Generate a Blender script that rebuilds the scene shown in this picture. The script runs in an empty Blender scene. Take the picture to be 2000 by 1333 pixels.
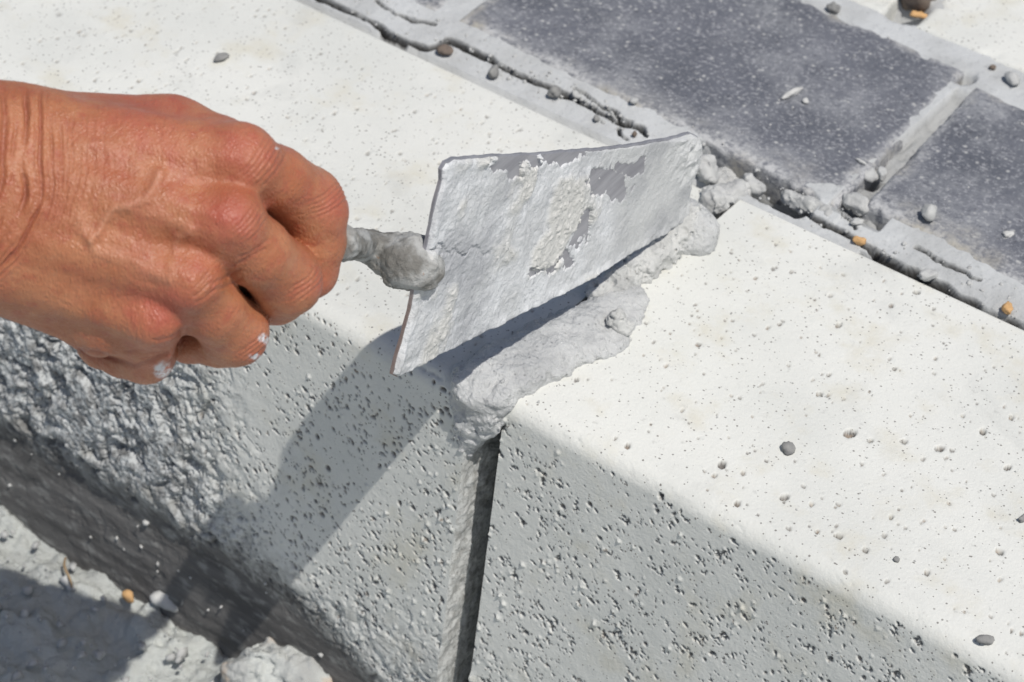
import bpy, math
import numpy as np
from mathutils import Vector, Matrix

# ------------------------------------------------------------------ camera, sky, sun, exposure
S = 0.01                                   # the scene is designed in centimetres, built in metres
scene = bpy.context.scene
col = scene.collection
YAW, PITCH, ROLL = np.radians([-34.52, 40.33, 3.35])
FPX, DIST = 4903.3, 95.1
TGT = np.array([-1.87, 2.99, 0.0])
fw = np.array([np.sin(YAW)*np.cos(PITCH), np.cos(YAW)*np.cos(PITCH), -np.sin(PITCH)])
_r = np.array([np.cos(YAW), -np.sin(YAW), 0.0]); _u = np.cross(_r, fw)
RT = np.cos(ROLL)*_r + np.sin(ROLL)*_u
UP = -np.sin(ROLL)*_r + np.cos(ROLL)*_u
CAM = TGT - fw*DIST
cam = bpy.data.cameras.new('camera'); cam_ob = bpy.data.objects.new('camera', cam); col.objects.link(cam_ob)
cam.sensor_width = 36.0; cam.lens = FPX/2000*36.0
cam.clip_start = 0.02; cam.clip_end = 200.0
cam.dof.use_dof = True; cam.dof.focus_distance = 0.875; cam.dof.aperture_fstop = 20.0
M3 = Matrix((RT, UP, -fw)).transposed()
cam_ob.matrix_world = Matrix.Translation(Vector(CAM*S)) @ M3.to_4x4()
scene.camera = cam_ob

SUN = np.array([0.48, -0.17, 1.0]); SUN /= np.linalg.norm(SUN)      # towards the sun
world = bpy.data.worlds.new('World'); scene.world = world; world.use_nodes = True
wn = world.node_tree; wn.nodes.clear()
sky = wn.nodes.new('ShaderNodeTexSky'); sky.sky_type = 'NISHITA'; sky.sun_disc = False; sky.dust_density = 2.0
sky.sun_elevation = math.asin(SUN[2]); sky.sun_rotation = math.atan2(SUN[0], SUN[1])
bg = wn.nodes.new('ShaderNodeBackground'); bg.inputs[1].default_value = 0.085
wo = wn.nodes.new('ShaderNodeOutputWorld')
wn.links.new(sky.outputs[0], bg.inputs[0]); wn.links.new(bg.outputs[0], wo.inputs[0])
sl = bpy.data.lights.new('sun', 'SUN'); sl.energy = 4.0; sl.angle = math.radians(0.5); sl.color = (1.0, 0.96, 0.90)
sun_ob = bpy.data.objects.new('sun', sl); col.objects.link(sun_ob)
sun_ob.rotation_euler = Vector(SUN).to_track_quat('Z', 'Y').to_euler()
scene.view_settings.view_transform = 'Standard'; scene.view_settings.look = 'None'
scene.view_settings.exposure = -0.25; scene.view_settings.gamma = 1.0
scene.view_settings.use_curve_mapping = False

# ------------------------------------------------------------------ helpers
def ray(px, py): return fw + RT*(px-1000)/FPX - UP*(py-666.5)/FPX
def onz(px, py, z=0.0):
    d = ray(px, py); return CAM + d*(z-CAM[2])/d[2]
def ony(px, py, y=0.0):
    d = ray(px, py); return CAM + d*(y-CAM[1])/d[1]
def atd(px, py, dep): return CAM + ray(px, py)*dep

def h32(ix, iy, iz, seed):
    h = (ix.astype(np.uint32)*np.uint32(374761393) + iy.astype(np.uint32)*np.uint32(668265263)
         + iz.astype(np.uint32)*np.uint32(2147483647 & 1274126177) + np.uint32((seed*2654435761) & 0xffffffff))
    h = (h ^ (h >> np.uint32(13)))*np.uint32(1274126177)
    h = h ^ (h >> np.uint32(16))
    return (h & np.uint32(0xffffff)).astype(np.float32)/np.float32(0x7fffff) - 1.0
def vnoise(x, y, z=0.0, seed=0):
    x, y, z = np.broadcast_arrays(np.asarray(x, np.float32), np.asarray(y, np.float32), np.asarray(z, np.float32))
    xi, yi, zi = np.floor(x), np.floor(y), np.floor(z)
    fx, fy, fz = x-xi, y-yi, z-zi
    xi, yi, zi = xi.astype(np.int32), yi.astype(np.int32), zi.astype(np.int32)
    fx, fy, fz = [t*t*t*(t*(t*6-15)+10) for t in (fx, fy, fz)]
    out = 0
    for dx in (0, 1):
        for dy in (0, 1):
            a = h32(xi+dx, yi+dy, zi, seed); b = h32(xi+dx, yi+dy, zi+1, seed)
            out = out + (a+(b-a)*fz)*(fx if dx else 1-fx)*(fy if dy else 1-fy)
    return out
def fbm(x, y, z=0.0, oct=4, seed=0, gain=0.5):
    o = 0; a = 1.0; n = 0
    for k in range(oct):
        o = o + a*vnoise(np.asarray(x)*2**k+17.3*k, np.asarray(y)*2**k+5.1*k, np.asarray(z)*2**k+3.7*k, seed+k); n += a; a *= gain
    return o/n
def sstep(a, b, x):
    t = np.clip((x-a)/(b-a), 0, 1); return t*t*(3-2*t)
def pseg(px, py, pts, closed=False):
    """distance of 2D points to a polyline"""
    d = np.full(np.shape(px), 1e9, np.float32)
    pts = list(pts)
    for (ax, ay), (bx, by) in zip(pts[:-1], pts[1:]):
        ex, ey = bx-ax, by-ay
        t = np.clip(((px-ax)*ex+(py-ay)*ey)/(ex*ex+ey*ey+1e-9), 0, 1)
        d = np.minimum(d, np.hypot(px-ax-t*ex, py-ay-t*ey))
    return d

def tag(o, label=None, cat=None, group=None, kind=None):
    if label: o['label'] = label
    if cat: o['category'] = cat
    if group: o['group'] = group
    if kind: o['kind'] = kind
    return o
def mesh_obj(name, V, Fq, mat, parent=None, attrs=None, smooth=True, scale=S):
    me = bpy.data.meshes.new(name)
    V = np.asarray(V, np.float32)*scale; Fq = np.asarray(Fq, np.int32)
    k = Fq.shape[1]
    me.vertices.add(len(V)); me.vertices.foreach_set('co', V.ravel())
    me.loops.add(Fq.size); me.loops.foreach_set('vertex_index', Fq.ravel())
    me.polygons.add(len(Fq)); me.polygons.foreach_set('loop_start', np.arange(0, Fq.size, k, dtype=np.int32))
    me.update(calc_edges=True); me.validate()
    if smooth: me.polygons.foreach_set('use_smooth', np.ones(len(me.polygons), bool))
    for an, av in (attrs or {}).items():
        at = me.attributes.new(an, 'FLOAT', 'POINT'); at.data.foreach_set('value', np.asarray(av, np.float32).ravel())
    me.materials.append(mat)
    ob = bpy.data.objects.new(name, me); col.objects.link(ob)
    if parent is not None: ob.parent = parent
    return ob
def grid_faces(n, m, off=0, flip=False):
    i, j = np.meshgrid(np.arange(n-1), np.arange(m-1), indexing='ij')
    a = (i*m+j).ravel()+off; b = a+m; c = b+1; d = a+1
    return np.stack([a, d, c, b] if flip else [a, b, c, d], 1)
def empty(name, loc=(0, 0, 0)):
    o = bpy.data.objects.new(name, None); o.empty_display_size = 0.02; o.location = Vector(loc)*S; col.objects.link(o); return o

def surface_nets(F, org, h):
    """F: signed field on a grid (negative inside) -> verts, quads"""
    ins = F < 0
    nx, ny, nz = F.shape
    cnt = np.zeros((nx-1, ny-1, nz-1), np.uint8)
    for dx in (0, 1):
        for dy in (0, 1):
            for dz in (0, 1): cnt += ins[dx:nx-1+dx, dy:ny-1+dy, dz:nz-1+dz]
    act = (cnt > 0) & (cnt < 8)
    I = np.argwhere(act)
    idx = np.full(act.shape, -1, np.int32); idx[act] = np.arange(len(I), dtype=np.int32)
    corner = [(a, b, c) for a in (0, 1) for b in (0, 1) for c in (0, 1)]
    val = {c: F[I[:, 0]+c[0], I[:, 1]+c[1], I[:, 2]+c[2]] for c in corner}
    acc = np.zeros((len(I), 3)); n = np.zeros(len(I))
    for c in corner:
        for ax in range(3):
            if c[ax] == 1: continue
            c2 = list(c); c2[ax] = 1; c2 = tuple(c2)
            a, b = val[c], val[c2]
            m = (a < 0) != (b < 0)
            t = np.where(m, a/np.where(m, a-b, 1), 0)
            p = np.repeat(np.array([c], float), len(I), 0); p[:, ax] = t
            acc[m] += p[m]; n[m] += 1
    V = (I + acc/n[:, None])*h + np.asarray(org)
    quads = []
    for ax in range(3):
        o1, o2 = [(1, 2), (2, 0), (0, 1)][ax]
        sl0 = [slice(None)]*3; sl1 = [slice(None)]*3
        sl0[ax] = slice(0, -1); sl1[ax] = slice(1, None)
        a, b = ins[tuple(sl0)], ins[tuple(sl1)]
        for sgn in (0, 1):
            E_ = np.argwhere((a & ~b) if sgn == 0 else (~a & b))
            E_ = E_[(E_[:, o1] > 0) & (E_[:, o2] > 0) & (E_[:, o1] < F.shape[o1]-1) & (E_[:, o2] < F.shape[o2]-1)]
            q = []
            for s1, s2 in ((1, 1), (0, 1), (0, 0), (1, 0)):
                e = E_.copy(); e[:, o1] -= s1; e[:, o2] -= s2
                q.append(idx[e[:, 0], e[:, 1], e[:, 2]])
            q = np.stack(q, 1)
            quads.append(q if sgn == 0 else q[:, ::-1])
    return V, np.concatenate(quads)

class Field:
    """smooth union of tapered capsules on a voxel grid"""
    def __init__(s, lo, hi, h):
        s.lo = np.array(lo, np.float32); s.h = h
        s.ax = [np.arange(lo[i], hi[i]+h, h, dtype=np.float32) for i in range(3)]
        s.F = np.full([len(a) for a in s.ax], 1e3, np.float32)
    def blank(s): return np.full(s.F.shape, 1e3, np.float32)
    def cap(s, F, a, b, ra, rb, k, sq=(1, 1, 1)):
        a = np.array(a, float); b = np.array(b, float); rm = max(ra, rb)+3*k+4*s.h
        sl = []
        for i in range(3):
            m = rm/min(sq[i], 1)
            lo = np.searchsorted(s.ax[i], min(a[i], b[i])-m); hi = np.searchsorted(s.ax[i], max(a[i], b[i])+m)
            sl.append(slice(max(lo-1, 0), hi+1))
        sl = tuple(sl)
        X, Y, Z = np.meshgrid(*[s.ax[i][sl[i]] for i in range(3)], indexing='ij', sparse=True)
        e = b-a; L2 = float((e*e).sum())+1e-9
        t = np.clip(((X-a[0])*e[0]+(Y-a[1])*e[1]+(Z-a[2])*e[2])/L2, 0, 1)
        d = np.sqrt(((X-a[0]-t*e[0])*sq[0])**2+((Y-a[1]-t*e[1])*sq[1])**2+((Z-a[2]-t*e[2])*sq[2])**2) - (ra+(rb-ra)*t)
        F[sl] = smin(F[sl], d.astype(np.float32), k)
    def chain(s, F, pts, k):
        for p, q in zip(pts[:-1], pts[1:]): s.cap(F, p[:3], q[:3], p[3], q[3], k)
    def mesh(s, F): return surface_nets(F, s.lo, s.h)
def smin(a, b, k):
    if k <= 0: return np.minimum(a, b)
    hh = np.maximum(k-np.abs(a-b), 0)/k
    return np.minimum(a, b)-hh*hh*k*0.25

# ------------------------------------------------------------------ materials
class NT:
    def __init__(s, name):
        s.m = bpy.data.materials.new(name); s.m.use_nodes = True
        s.t = s.m.node_tree; s.t.nodes.clear()
        s.out = s.n('ShaderNodeOutputMaterial'); s.b = s.n('ShaderNodeBsdfPrincipled')
        s.t.links.new(s.b.outputs[0], s.out.inputs[0])
        s.co = s.n('ShaderNodeTexCoord').outputs['Object']
    def n(s, t): return s.t.nodes.new(t)
    def l(s, a, b): s.t.links.new(a, b)
    def put(s, sock, v):
        if hasattr(v, 'is_output'): s.l(v, sock)
        elif isinstance(v, (tuple, list)): sock.default_value = (*v, 1)[:4] if len(v) == 3 and sock.type == 'RGBA' else v
        else: sock.default_value = v
    def noise(s, scale, detail=4, rough=0.55, vec=None, dist=0):
        n = s.n('ShaderNodeTexNoise'); n.inputs['Scale'].default_value = scale; n.inputs['Detail'].default_value = detail
        n.inputs['Roughness'].default_value = rough; n.inputs['Distortion'].default_value = dist
        s.l(vec or s.co, n.inputs['Vector']); return n.outputs['Fac']
    def voro(s, scale, feature='F1', vec=None, rnd=1.0):
        n = s.n('ShaderNodeTexVoronoi'); n.feature = feature; n.inputs['Scale'].default_value = scale
        n.inputs['Randomness'].default_value = rnd
        s.l(vec or s.co, n.inputs['Vector']); return n
    def ramp(s, v, a, b, o0=0.0, o1=1.0):
        n = s.n('ShaderNodeMapRange'); n.interpolation_type = 'SMOOTHSTEP'
        s.put(n.inputs[0], v); n.inputs[1].default_value = a; n.inputs[2].default_value = b
        n.inputs[3].default_value = o0; n.inputs[4].default_value = o1; return n.outputs[0]
    def mix(s, f, a, b):
        n = s.n('ShaderNodeMix'); n.data_type = 'RGBA'; s.put(n.inputs[0], f); s.put(n.inputs[6], a); s.put(n.inputs[7], b); return n.outputs[2]
    def math(s, op, a, b=0.0):
        n = s.n('ShaderNodeMath'); n.operation = op; s.put(n.inputs[0], a); s.put(n.inputs[1], b); return n.outputs[0]
    def attr(s, name):
        n = s.n('ShaderNodeAttribute'); n.attribute_name = name; return n.outputs['Fac']
    def mapping(s, scale=(1, 1, 1), rot=(0, 0, 0)):
        n = s.n('ShaderNodeMapping'); n.inputs['Scale'].default_value = scale; n.inputs['Rotation'].default_value = rot
        s.l(s.co, n.inputs['Vector']); return n.outputs[0]
    def bump(s, h, dist=0.001, strength=1.0):
        n = s.n('ShaderNodeBump'); n.inputs['Distance'].default_value = dist; n.inputs['Strength'].default_value = strength
        s.l(h, n.inputs['Height']); s.l(n.outputs[0], s.b.inputs['Normal'])
    def col(s, c): s.put(s.b.inputs['Base Color'], c); s.b.inputs['Specular IOR Level'].default_value = .22
    def rough(s, r): s.put(s.b.inputs['Roughness'], r)

def mat_concrete():
    t = NT('kerb_concrete')
    c = t.mix(t.ramp(t.noise(12, 5), .35, .7), (.70, .705, .67), (.62, .63, .60))
    c = t.mix(t.ramp(t.noise(38, 4, .6), .50, .76, 0, .7), c, (.60, .575, .48))             # yellowish water marks
    c = t.mix(t.ramp(t.noise(21, 6, .65, dist=.6), .54, .70, 0, .40), c, (.50, .51, .49))    # grey smears
    c = t.mix(t.ramp(t.noise(260, 4, .65), .60, .72, 0, .45), c, (.44, .44, .42))
    for sc, r0, kp in ((210, .14, .72), (430, .23, .72), (800, .30, .76)):                    # pin holes and specks of three sizes
        v = t.voro(sc, vec=t.mapping((1, 1.5, 1), (.3, .2, .7)) if sc == 210 else None); sp = t.ramp(v.outputs['Distance'], r0*.6, r0, 1, 0)
        keep = t.ramp(v.outputs['Color'], kp, kp+.03)
        c = t.mix(t.math('MULTIPLY', sp, t.math('MULTIPLY', keep, .8)), c, (.15, .14, .13))
    c = t.mix(t.math('MULTIPLY', t.attr('pit'), .9), c, t.mix(t.ramp(t.noise(300, 3), .5, .62), (.12, .11, .105), (.24, .19, .15)))
    cr = t.mix(t.ramp(t.noise(90, 4), .4, .65), (.56, .575, .57), (.45, .46, .46))
    cr = t.mix(t.ramp(t.noise(150, 4, .7), .50, .60, 0, .75), cr, (.15, .15, .15))
    cr = t.mix(t.ramp(t.noise(420, 3, .7), .50, .60, 0, .7), cr, (.13, .13, .13))           # dark dirt in the rough mortar
    c = t.mix(t.attr('crust'), c, cr)
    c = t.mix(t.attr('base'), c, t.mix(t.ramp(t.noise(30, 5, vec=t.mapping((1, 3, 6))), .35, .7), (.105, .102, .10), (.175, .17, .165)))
    t.col(c); t.rough(.86)
    t.bump(t.math('ADD', t.noise(700, 4, .65), t.math('MULTIPLY', t.noise(120, 3), .8)), .0006, .5)
    return t.m
def mat_paver():
    t = NT('dark_paver_concrete')
    c = t.mix(t.ramp(t.noise(25, 4), .3, .7), (.108, .116, .138), (.150, .158, .185))
    c = t.mix(t.ramp(t.noise(520, 4, .75), .50, .66, 0, .8), c, (.36, .365, .385))            # worn fine aggregate
    c = t.mix(t.ramp(t.noise(430, 3, .7), .60, .70, 0, .8), c, (.05, .05, .06))
    v2 = t.voro(290); sp2 = t.ramp(v2.outputs['Distance'], .08, .36, 1, 0); kp2 = t.ramp(v2.outputs['Color'], .60, .70)
    c = t.mix(t.math('MULTIPLY', sp2, t.math('MULTIPLY', kp2, .8)), c, (.50, .50, .49))
    du = t.math('MULTIPLY', t.ramp(t.noise(20, 5, .65), .42, .70), t.ramp(t.noise(330, 4, .75), .30, .58))
    c = t.mix(t.math('MULTIPLY', du, .6), c, (.42, .43, .445))                               # cement dust
    e = t.math('MULTIPLY', t.attr('dust'), t.ramp(t.noise(260, 5, .75), .30, .58))
    c = t.mix(e, c, t.mix(t.ramp(t.noise(40, 3), .45, .7), (.50, .505, .51), (.37, .345, .29)))
    t.col(c); t.rough(.8)
    t.bump(t.math('ADD', t.noise(650, 4, .7), t.math('MULTIPLY', t.noise(220, 2), .6)), .0009, .7)
    return t.m
def mat_sand(name='joint_cement', a=(.54, .555, .56), b=(.43, .44, .44), bump=.0008):
    t = NT(name)
    c = t.mix(t.ramp(t.noise(28, 5), .35, .68), a, b)
    c = t.mix(t.ramp(t.noise(380, 3, .65), .56, .72, 0, .5), c, tuple(x*.55 for x in a))
    c = t.mix(t.attr('recess_shade'), c, (.07, .068, .065))  # painted shade: darkens the base colour inside cracks and gaps
    t.col(c); t.rough(.92)
    t.bump(t.math('ADD', t.noise(500, 4, .7), t.noise(140, 3)), bump, .7)
    return t.m
def mat_ground():
    t = NT('sandy_ground')
    c = t.mix(t.ramp(t.noise(14, 5), .35, .68), (.70, .73, .70), (.58, .605, .585))
    v = t.voro(60); k = t.math('MULTIPLY', t.ramp(v.outputs['Distance'], .15, .32, 1, 0), t.ramp(v.outputs['Color'], .80, .83))
    c = t.mix(t.math('MULTIPLY', k, .7), c, (.42, .32, .22))
    c = t.mix(t.ramp(t.noise(120, 4, .7), .60, .75, 0, .5), c, (.34, .34, .33))
    t.col(c); t.rough(.95)
    t.bump(t.math('ADD', t.noise(300, 5, .75), t.noise(90, 3)), .004, .9)
    return t.m
def mat_wet():
    t = NT('wet_mortar')
    c = t.mix(t.ramp(t.noise(60, 4), .35, .7), (.62, .63, .625), (.48, .49, .49))
    v = t.voro(420); k = t.math('MULTIPLY', t.ramp(v.outputs['Distance'], .12, .26, 1, 0), t.ramp(v.outputs['Color'], .55, .6))
    c = t.mix(t.math('MULTIPLY', k, .6), c, (.17, .175, .18))
    t.col(c); t.rough(t.ramp(t.noise(180, 3), .35, .65, .18, .5)); t.b.inputs['Specular IOR Level'].default_value = .5
    t.b.inputs['Specular IOR Level'].default_value = .6
    t.bump(t.math('ADD', t.noise(620, 4, .75), t.math('MULTIPLY', t.noise(150, 3), 1.0)), .0016, .9)
    return t.m
def mat_crumb():
    t = NT('crumbly_mortar')
    c = t.mix(t.ramp(t.noise(80, 4), .35, .7), (.56, .565, .55), (.42, .425, .415))
    c = t.mix(t.ramp(t.noise(35, 3), .66, .74, 0, .4), c, (.42, .34, .25))
    t.col(c); t.rough(.9); t.bump(t.noise(420, 4, .7), .0012, .8)
    return t.m
def mat_coat():
    t = NT('mortar_film')
    c = t.mix(t.ramp(t.noise(45, 5), .35, .68), (.70, .715, .73), (.57, .58, .585))
    c = t.mix(t.ramp(t.noise(26, 5, .6, vec=t.mapping((2.2, .7, .9), (.5, 0, 0))), .48, .66, 0, .8), c, (.40, .41, .43))
    c = t.mix(t.ramp(t.noise(90, 5, .65, vec=t.mapping((2.2, .5, 1.0), (.5, 0, 0))), .54, .68, 0, .6), c, (.36, .37, .39))
    c = t.mix(t.attr('thick'), c, (.62, .615, .585))
    c = t.mix(t.ramp(t.noise(330, 4, .7, vec=t.mapping((1, 1, 1))), .58, .70, 0, .6), c, (.30, .31, .33))
    t.col(c); c = t.mix(t.math('MULTIPLY', t.attr('wet'), .75), c, t.mix(t.ramp(t.noise(70, 4, vec=t.mapping((3, .6, .8), (.5, 0, 0))), .4, .65), (.56, .57, .565), (.38, .39, .40)))
    t.col(c); t.rough(t.math('SUBTRACT', t.ramp(t.noise(90, 3), .35, .65, .5, .75), t.math('MULTIPLY', t.attr('wet'), .22))); t.bump(t.math('ADD', t.noise(480, 4, .7), t.noise(160, 3)), .0009, .8)
    return t.m
def mat_metal():
    t = NT('worn_steel')
    st = t.noise(260, 4, .6, vec=t.mapping((1, .12, 1)))
    c = t.mix(t.ramp(st, .35, .7), (.42, .42, .45), (.30, .30, .33))
    c = t.mix(t.attr('rust'), c, (.22, .12, .07))
    t.col(c); t.put(t.b.inputs['Metallic'], .55); t.rough(.48); t.bump(st, .0002, .6)
    return t.m
def mat_neck():
    t = NT('crusted_steel')
    c = t.mix(t.ramp(t.noise(120, 4), .38, .62), (.20, .195, .18), (.44, .445, .435))
    c = t.mix(t.ramp(t.noise(200, 3), .68, .74, 0, .5), c, (.28, .15, .08))
    t.col(c); t.rough(.85); t.bump(t.noise(450, 4, .7), .0015, .9)
    return t.m
def mat_wood():
    t = NT('handle_wood'); c = t.mix(t.noise(60, 4, vec=t.mapping((1, 8, 8))), (.30, .17, .08), (.42, .26, .13)); t.col(c); t.rough(.6); return t.m
def mat_skin():
    t = NT('suntanned_skin')
    c = t.mix(t.ramp(t.noise(70, 5, .6), .32, .70), (.37, .125, .056), (.46, .19, .092))
    c = t.mix(t.ramp(t.noise(200, 4, .65), .48, .70, 0, .6), c, (.36, .09, .05))
    c = t.mix(t.ramp(t.noise(480, 3, .7), .58, .74, 0, .35), c, (.52, .26, .15))
    c = t.mix(t.math('MULTIPLY', t.attr('red'), .75), c, (.43, .095, .068))
    c = t.mix(t.math('MULTIPLY', t.attr('pale'), .6), c, (.56, .29, .18))
    c = t.mix(t.math('MULTIPLY', t.attr('crease'), .8), c, (.33, .11, .07))
    sm = t.math('MULTIPLY', t.attr('smear'), t.ramp(t.noise(520, 3, .7), .36, .56))
    c = t.mix(sm, c, (.68, .69, .72))
    t.col(c)
    t.put(t.b.inputs['Roughness'], t.ramp(t.noise(160, 3), .3, .7, .34, .52))
    t.b.inputs['Specular IOR Level'].default_value = .55
    t.b.inputs['Subsurface Weight'].default_value = .14
    t.b.inputs['Subsurface Radius'].default_value = (1.0, .35, .2); t.b.inputs['Subsurface Scale'].default_value = .004
    h = t.math('ADD', t.voro(900, 'DISTANCE_TO_EDGE', vec=t.mapping((1.0, 1.0, .5))).outputs['Distance'], t.math('MULTIPLY', t.noise(600, 4, .7), 1.0))
    t.bump(h, .00048, .8)
    return t.m
def mat_plain(name, a, b, rough=.85, scale=150):
    t = NT(name); t.col(t.mix(t.ramp(t.noise(scale, 4), .35, .68), a, b)); t.rough(rough); t.bump(t.noise(scale*3, 4, .7), .0006, .7); return t.m

M_CON, M_PAV, M_SAND, M_GRD = mat_concrete(), mat_paver(), mat_sand(), mat_ground()
M_WET, M_CRU, M_COAT, M_MET, M_NECK, M_WOOD, M_SKIN = mat_wet(), mat_crumb(), mat_coat(), mat_metal(), mat_neck(), mat_wood(), mat_skin()
M_STONE = mat_plain('grey_stone', (.30, .30, .29), (.19, .19, .19))
M_PALE = mat_plain('pale_chip', (.60, .60, .58), (.46, .46, .45))
M_ORANGE = mat_plain('ochre_stone', (.66, .40, .18), (.52, .33, .17))
M_BROWN = mat_plain('brown_stone', (.20, .16, .13), (.12, .10, .09))
M_CLOD = mat_plain('cement_clod', (.52, .525, .515), (.40, .405, .40))
M_STRAW = mat_plain('straw', (.36, .26, .16), (.28, .20, .12))

# ------------------------------------------------------------------ kerb stones
W = 16.3; ZB = -30.0; RAD = 0.78; BAT = 5.5       # slightly battered front face
def spaced(lo, hi, fine_lo, fine_hi, fine, coarse):
    a = list(np.arange(lo, fine_lo, coarse)) + list(np.arange(max(fine_lo, lo), min(fine_hi, hi), fine)) + list(np.arange(max(fine_hi, lo), hi, coarse))
    return np.array(sorted(set(np.round(a, 4))) + [hi])
def splat(Dm, xs, ss, x0, s0, r, fn, ex=1.0, ang=0.0):
    i0, i1 = np.searchsorted(xs, x0-r*1.3), np.searchsorted(xs, x0+r*1.3)
    j0, j1 = np.searchsorted(ss, s0-r*1.3), np.searchsorted(ss, s0+r*1.3)
    if i1 <= i0 or j1 <= j0: return
    X = xs[i0:i1, None]-x0; Y = ss[None, j0:j1]-s0
    ca, sa = math.cos(ang), math.sin(ang)
    u = (X*ca+Y*sa)*ex; v = -X*sa+Y*ca
    fn(Dm, (slice(i0, i1), slice(j0, j1)), np.hypot(u, v)/r)
def kerb(name, x0, x1, fx0, fx1, yoff, zoff, seed, left, label):
    rng = np.random.default_rng(seed)
    xs = spaced(x0, x1, fx0, fx1, .052, .8)
    # profile: back foot -> back -> top -> nose -> front -> undercut base
    pr = []
    for z in np.linspace(ZB, -1, 8): pr.append((W, z, 1, 0))
    for a in np.linspace(0, 90, 7)[1:]:
        a = math.radians(a); pr.append((W-.25+.25*math.cos(a), -.25+.25*math.sin(a), math.cos(a), math.sin(a)))
    ntop0 = len(pr)
    for y in np.arange(W-.35, RAD, -(.095 if not left else .13)): pr.append((y, 0, 0, 1))
    narc0 = len(pr)
    for a in np.linspace(90, 180-BAT, 26):
        a = math.radians(a); pr.append((RAD+RAD*math.cos(a), -RAD+RAD*math.sin(a), math.cos(a), math.sin(a)))
    nfr0 = len(pr)
    y0, z0 = pr[-1][0], pr[-1][1]; tb = math.tan(math.radians(BAT)); nb = (-math.cos(math.radians(BAT)), math.sin(math.radians(BAT)))
    for z in np.arange(z0-.05, -21, -.054): pr.append((y0-(z0-z)*tb, z, *nb))
    pr.append((y0-(z0-ZB)*tb, ZB, *nb))
    pr = np.array(pr); y, z = pr[:, 0], pr[:, 1]
    ss = np.concatenate([[0], np.cumsum(np.hypot(np.diff(y), np.diff(z)))])
    sfront = ss[nfr0]
    X = xs[:, None]; Y = np.repeat(y[None], len(xs), 0); Z = np.repeat(z[None], len(xs), 0)
    isf = (pr[:, 2] < -.5)[None] & (np.ones_like(X) > 0)
    top = sstep(.6, .95, pr[:, 3])[None]
    front = sstep(.5, .95, -pr[:, 2])[None]
    back = (np.arange(len(pr)) < ntop0)[None]
    Dm = np.zeros((len(xs), len(pr)), np.float32); pit = np.zeros_like(Dm); crust = np.zeros_like(Dm); base = np.zeros_like(Dm)
    Xf = np.repeat(X, len(pr), 1)
    Dm += .045*fbm(Xf*.12, Y*.12, Z*.12, 3, seed)*(~back)
    nose = (1-np.abs(top-front))*(~back)
    Dm -= nose*.22*sstep(.25, .75, fbm(Xf*.9, Y*.9, Z*.9, 4, seed+5))
    Dm += nose*.02*fbm(Xf*4, Y*4, Z*4, 3, seed+8)
    Dm += front*.008*fbm(Xf*3.2, Y*2, Z*3.2, 3, seed+9)
    def hole(dep, pv):
        def fn(D_, sl, q):
            m = np.clip(1-q, 0, 1); D_[sl] -= dep*np.minimum(1, m*2.2); pit[sl] = np.maximum(pit[sl], pv*sstep(.02, .25, m))
        return fn
    def bumpf(hgt):
        def fn(D_, sl, q): D_[sl] = np.maximum(D_[sl], hgt*np.clip(1-q, 0, 1)**.75)
        return fn
    if not left:
        st0 = ss[ntop0]
        for _ in range(240):
            r = .04+.05*rng.random()**4
            hx = rng.uniform(.3, 24); hs = rng.uniform(st0+.6, ss[narc0]+.3)
            splat(Dm, xs, ss, hx, hs, r*1.5, hole(.03+r*.9, rng.uniform(.5, 1)), rng.uniform(1, 1.8), rng.uniform(0, 3))
        for px, py, r in ((1660, 846, .22), (1410, 908, .17), (1765, 862, .12), (1700, 860, .10), (1638, 635, .12), (1532, 972, .15), (1637, 1048, .13), (1835, 876, .15),
                          (1690, 1075, .11), (1920, 842, .14), (1968, 913, .12), (1300, 715, .08), (1225, 872, .12), (1952, 1078, .14), (1810, 1120, .10), (1395, 930, .10), (1585, 985, .09),
                          (1790, 570, .12), (1500, 640, .07), (1600, 770, .11), (1440, 985, .12), (1740, 1010, .09), (1975, 815, .10), (1880, 812, .08)):
            p = onz(px, py, zoff); splat(Dm, xs, ss, p[0], ss[ntop0]+(W-.35-(p[1]-yoff)), r*1.35, hole(.14+r*.8, 1), 1.4, rng.uniform(0, 3))
        for _ in range(5200):
            hx = rng.uniform(0, 24); hz = sfront-.25+rng.random()**.9*18
            if vnoise(np.float32(hx*.8), np.float32(hz*.8), 0, 5)+rng.uniform(-.9, .6) < -.35: continue
            r = .040+.075*rng.random()**2.6
            if rng.random() < .14:
                splat(Dm, xs, ss, hx, hz, r*1.25, bumpf(r*rng.uniform(.7, 1.3)), rng.uniform(.8, 1.8), rng.uniform(0, 3))
            elif rng.random() < .25:
                for q in range(rng.integers(2, 6)):
                    splat(Dm, xs, ss, hx+rng.normal()*.12, hz+rng.normal()*.12, r*rng.uniform(.7, 1.2), hole(r*1.5, .85), rng.uniform(1, 2.2), rng.uniform(0, 3))
            else:
                splat(Dm, xs, ss, hx, hz, r*rng.uniform(.9, 1.3), hole(r*1.7, .9), rng.uniform(1, 3.0), rng.normal()*.6+2.2)
        lo = sstep(-10.5, -15, Z + .25*Xf)*front
        Dm += lo*.28*np.maximum(0, fbm(Xf*1.6, Y, Z*1.6, 4, seed+31))
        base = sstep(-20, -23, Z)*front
    else:
        for _ in range(420):
            r = .04+.06*rng.random()**3
            splat(Dm, xs, ss, rng.uniform(-36, -2), rng.uniform(ss[ntop0]+.4, ss[narc0]), r*1.6, hole(.05+r*.5, rng.uniform(.4, .9)), 1.6, rng.uniform(0, 3))
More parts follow.
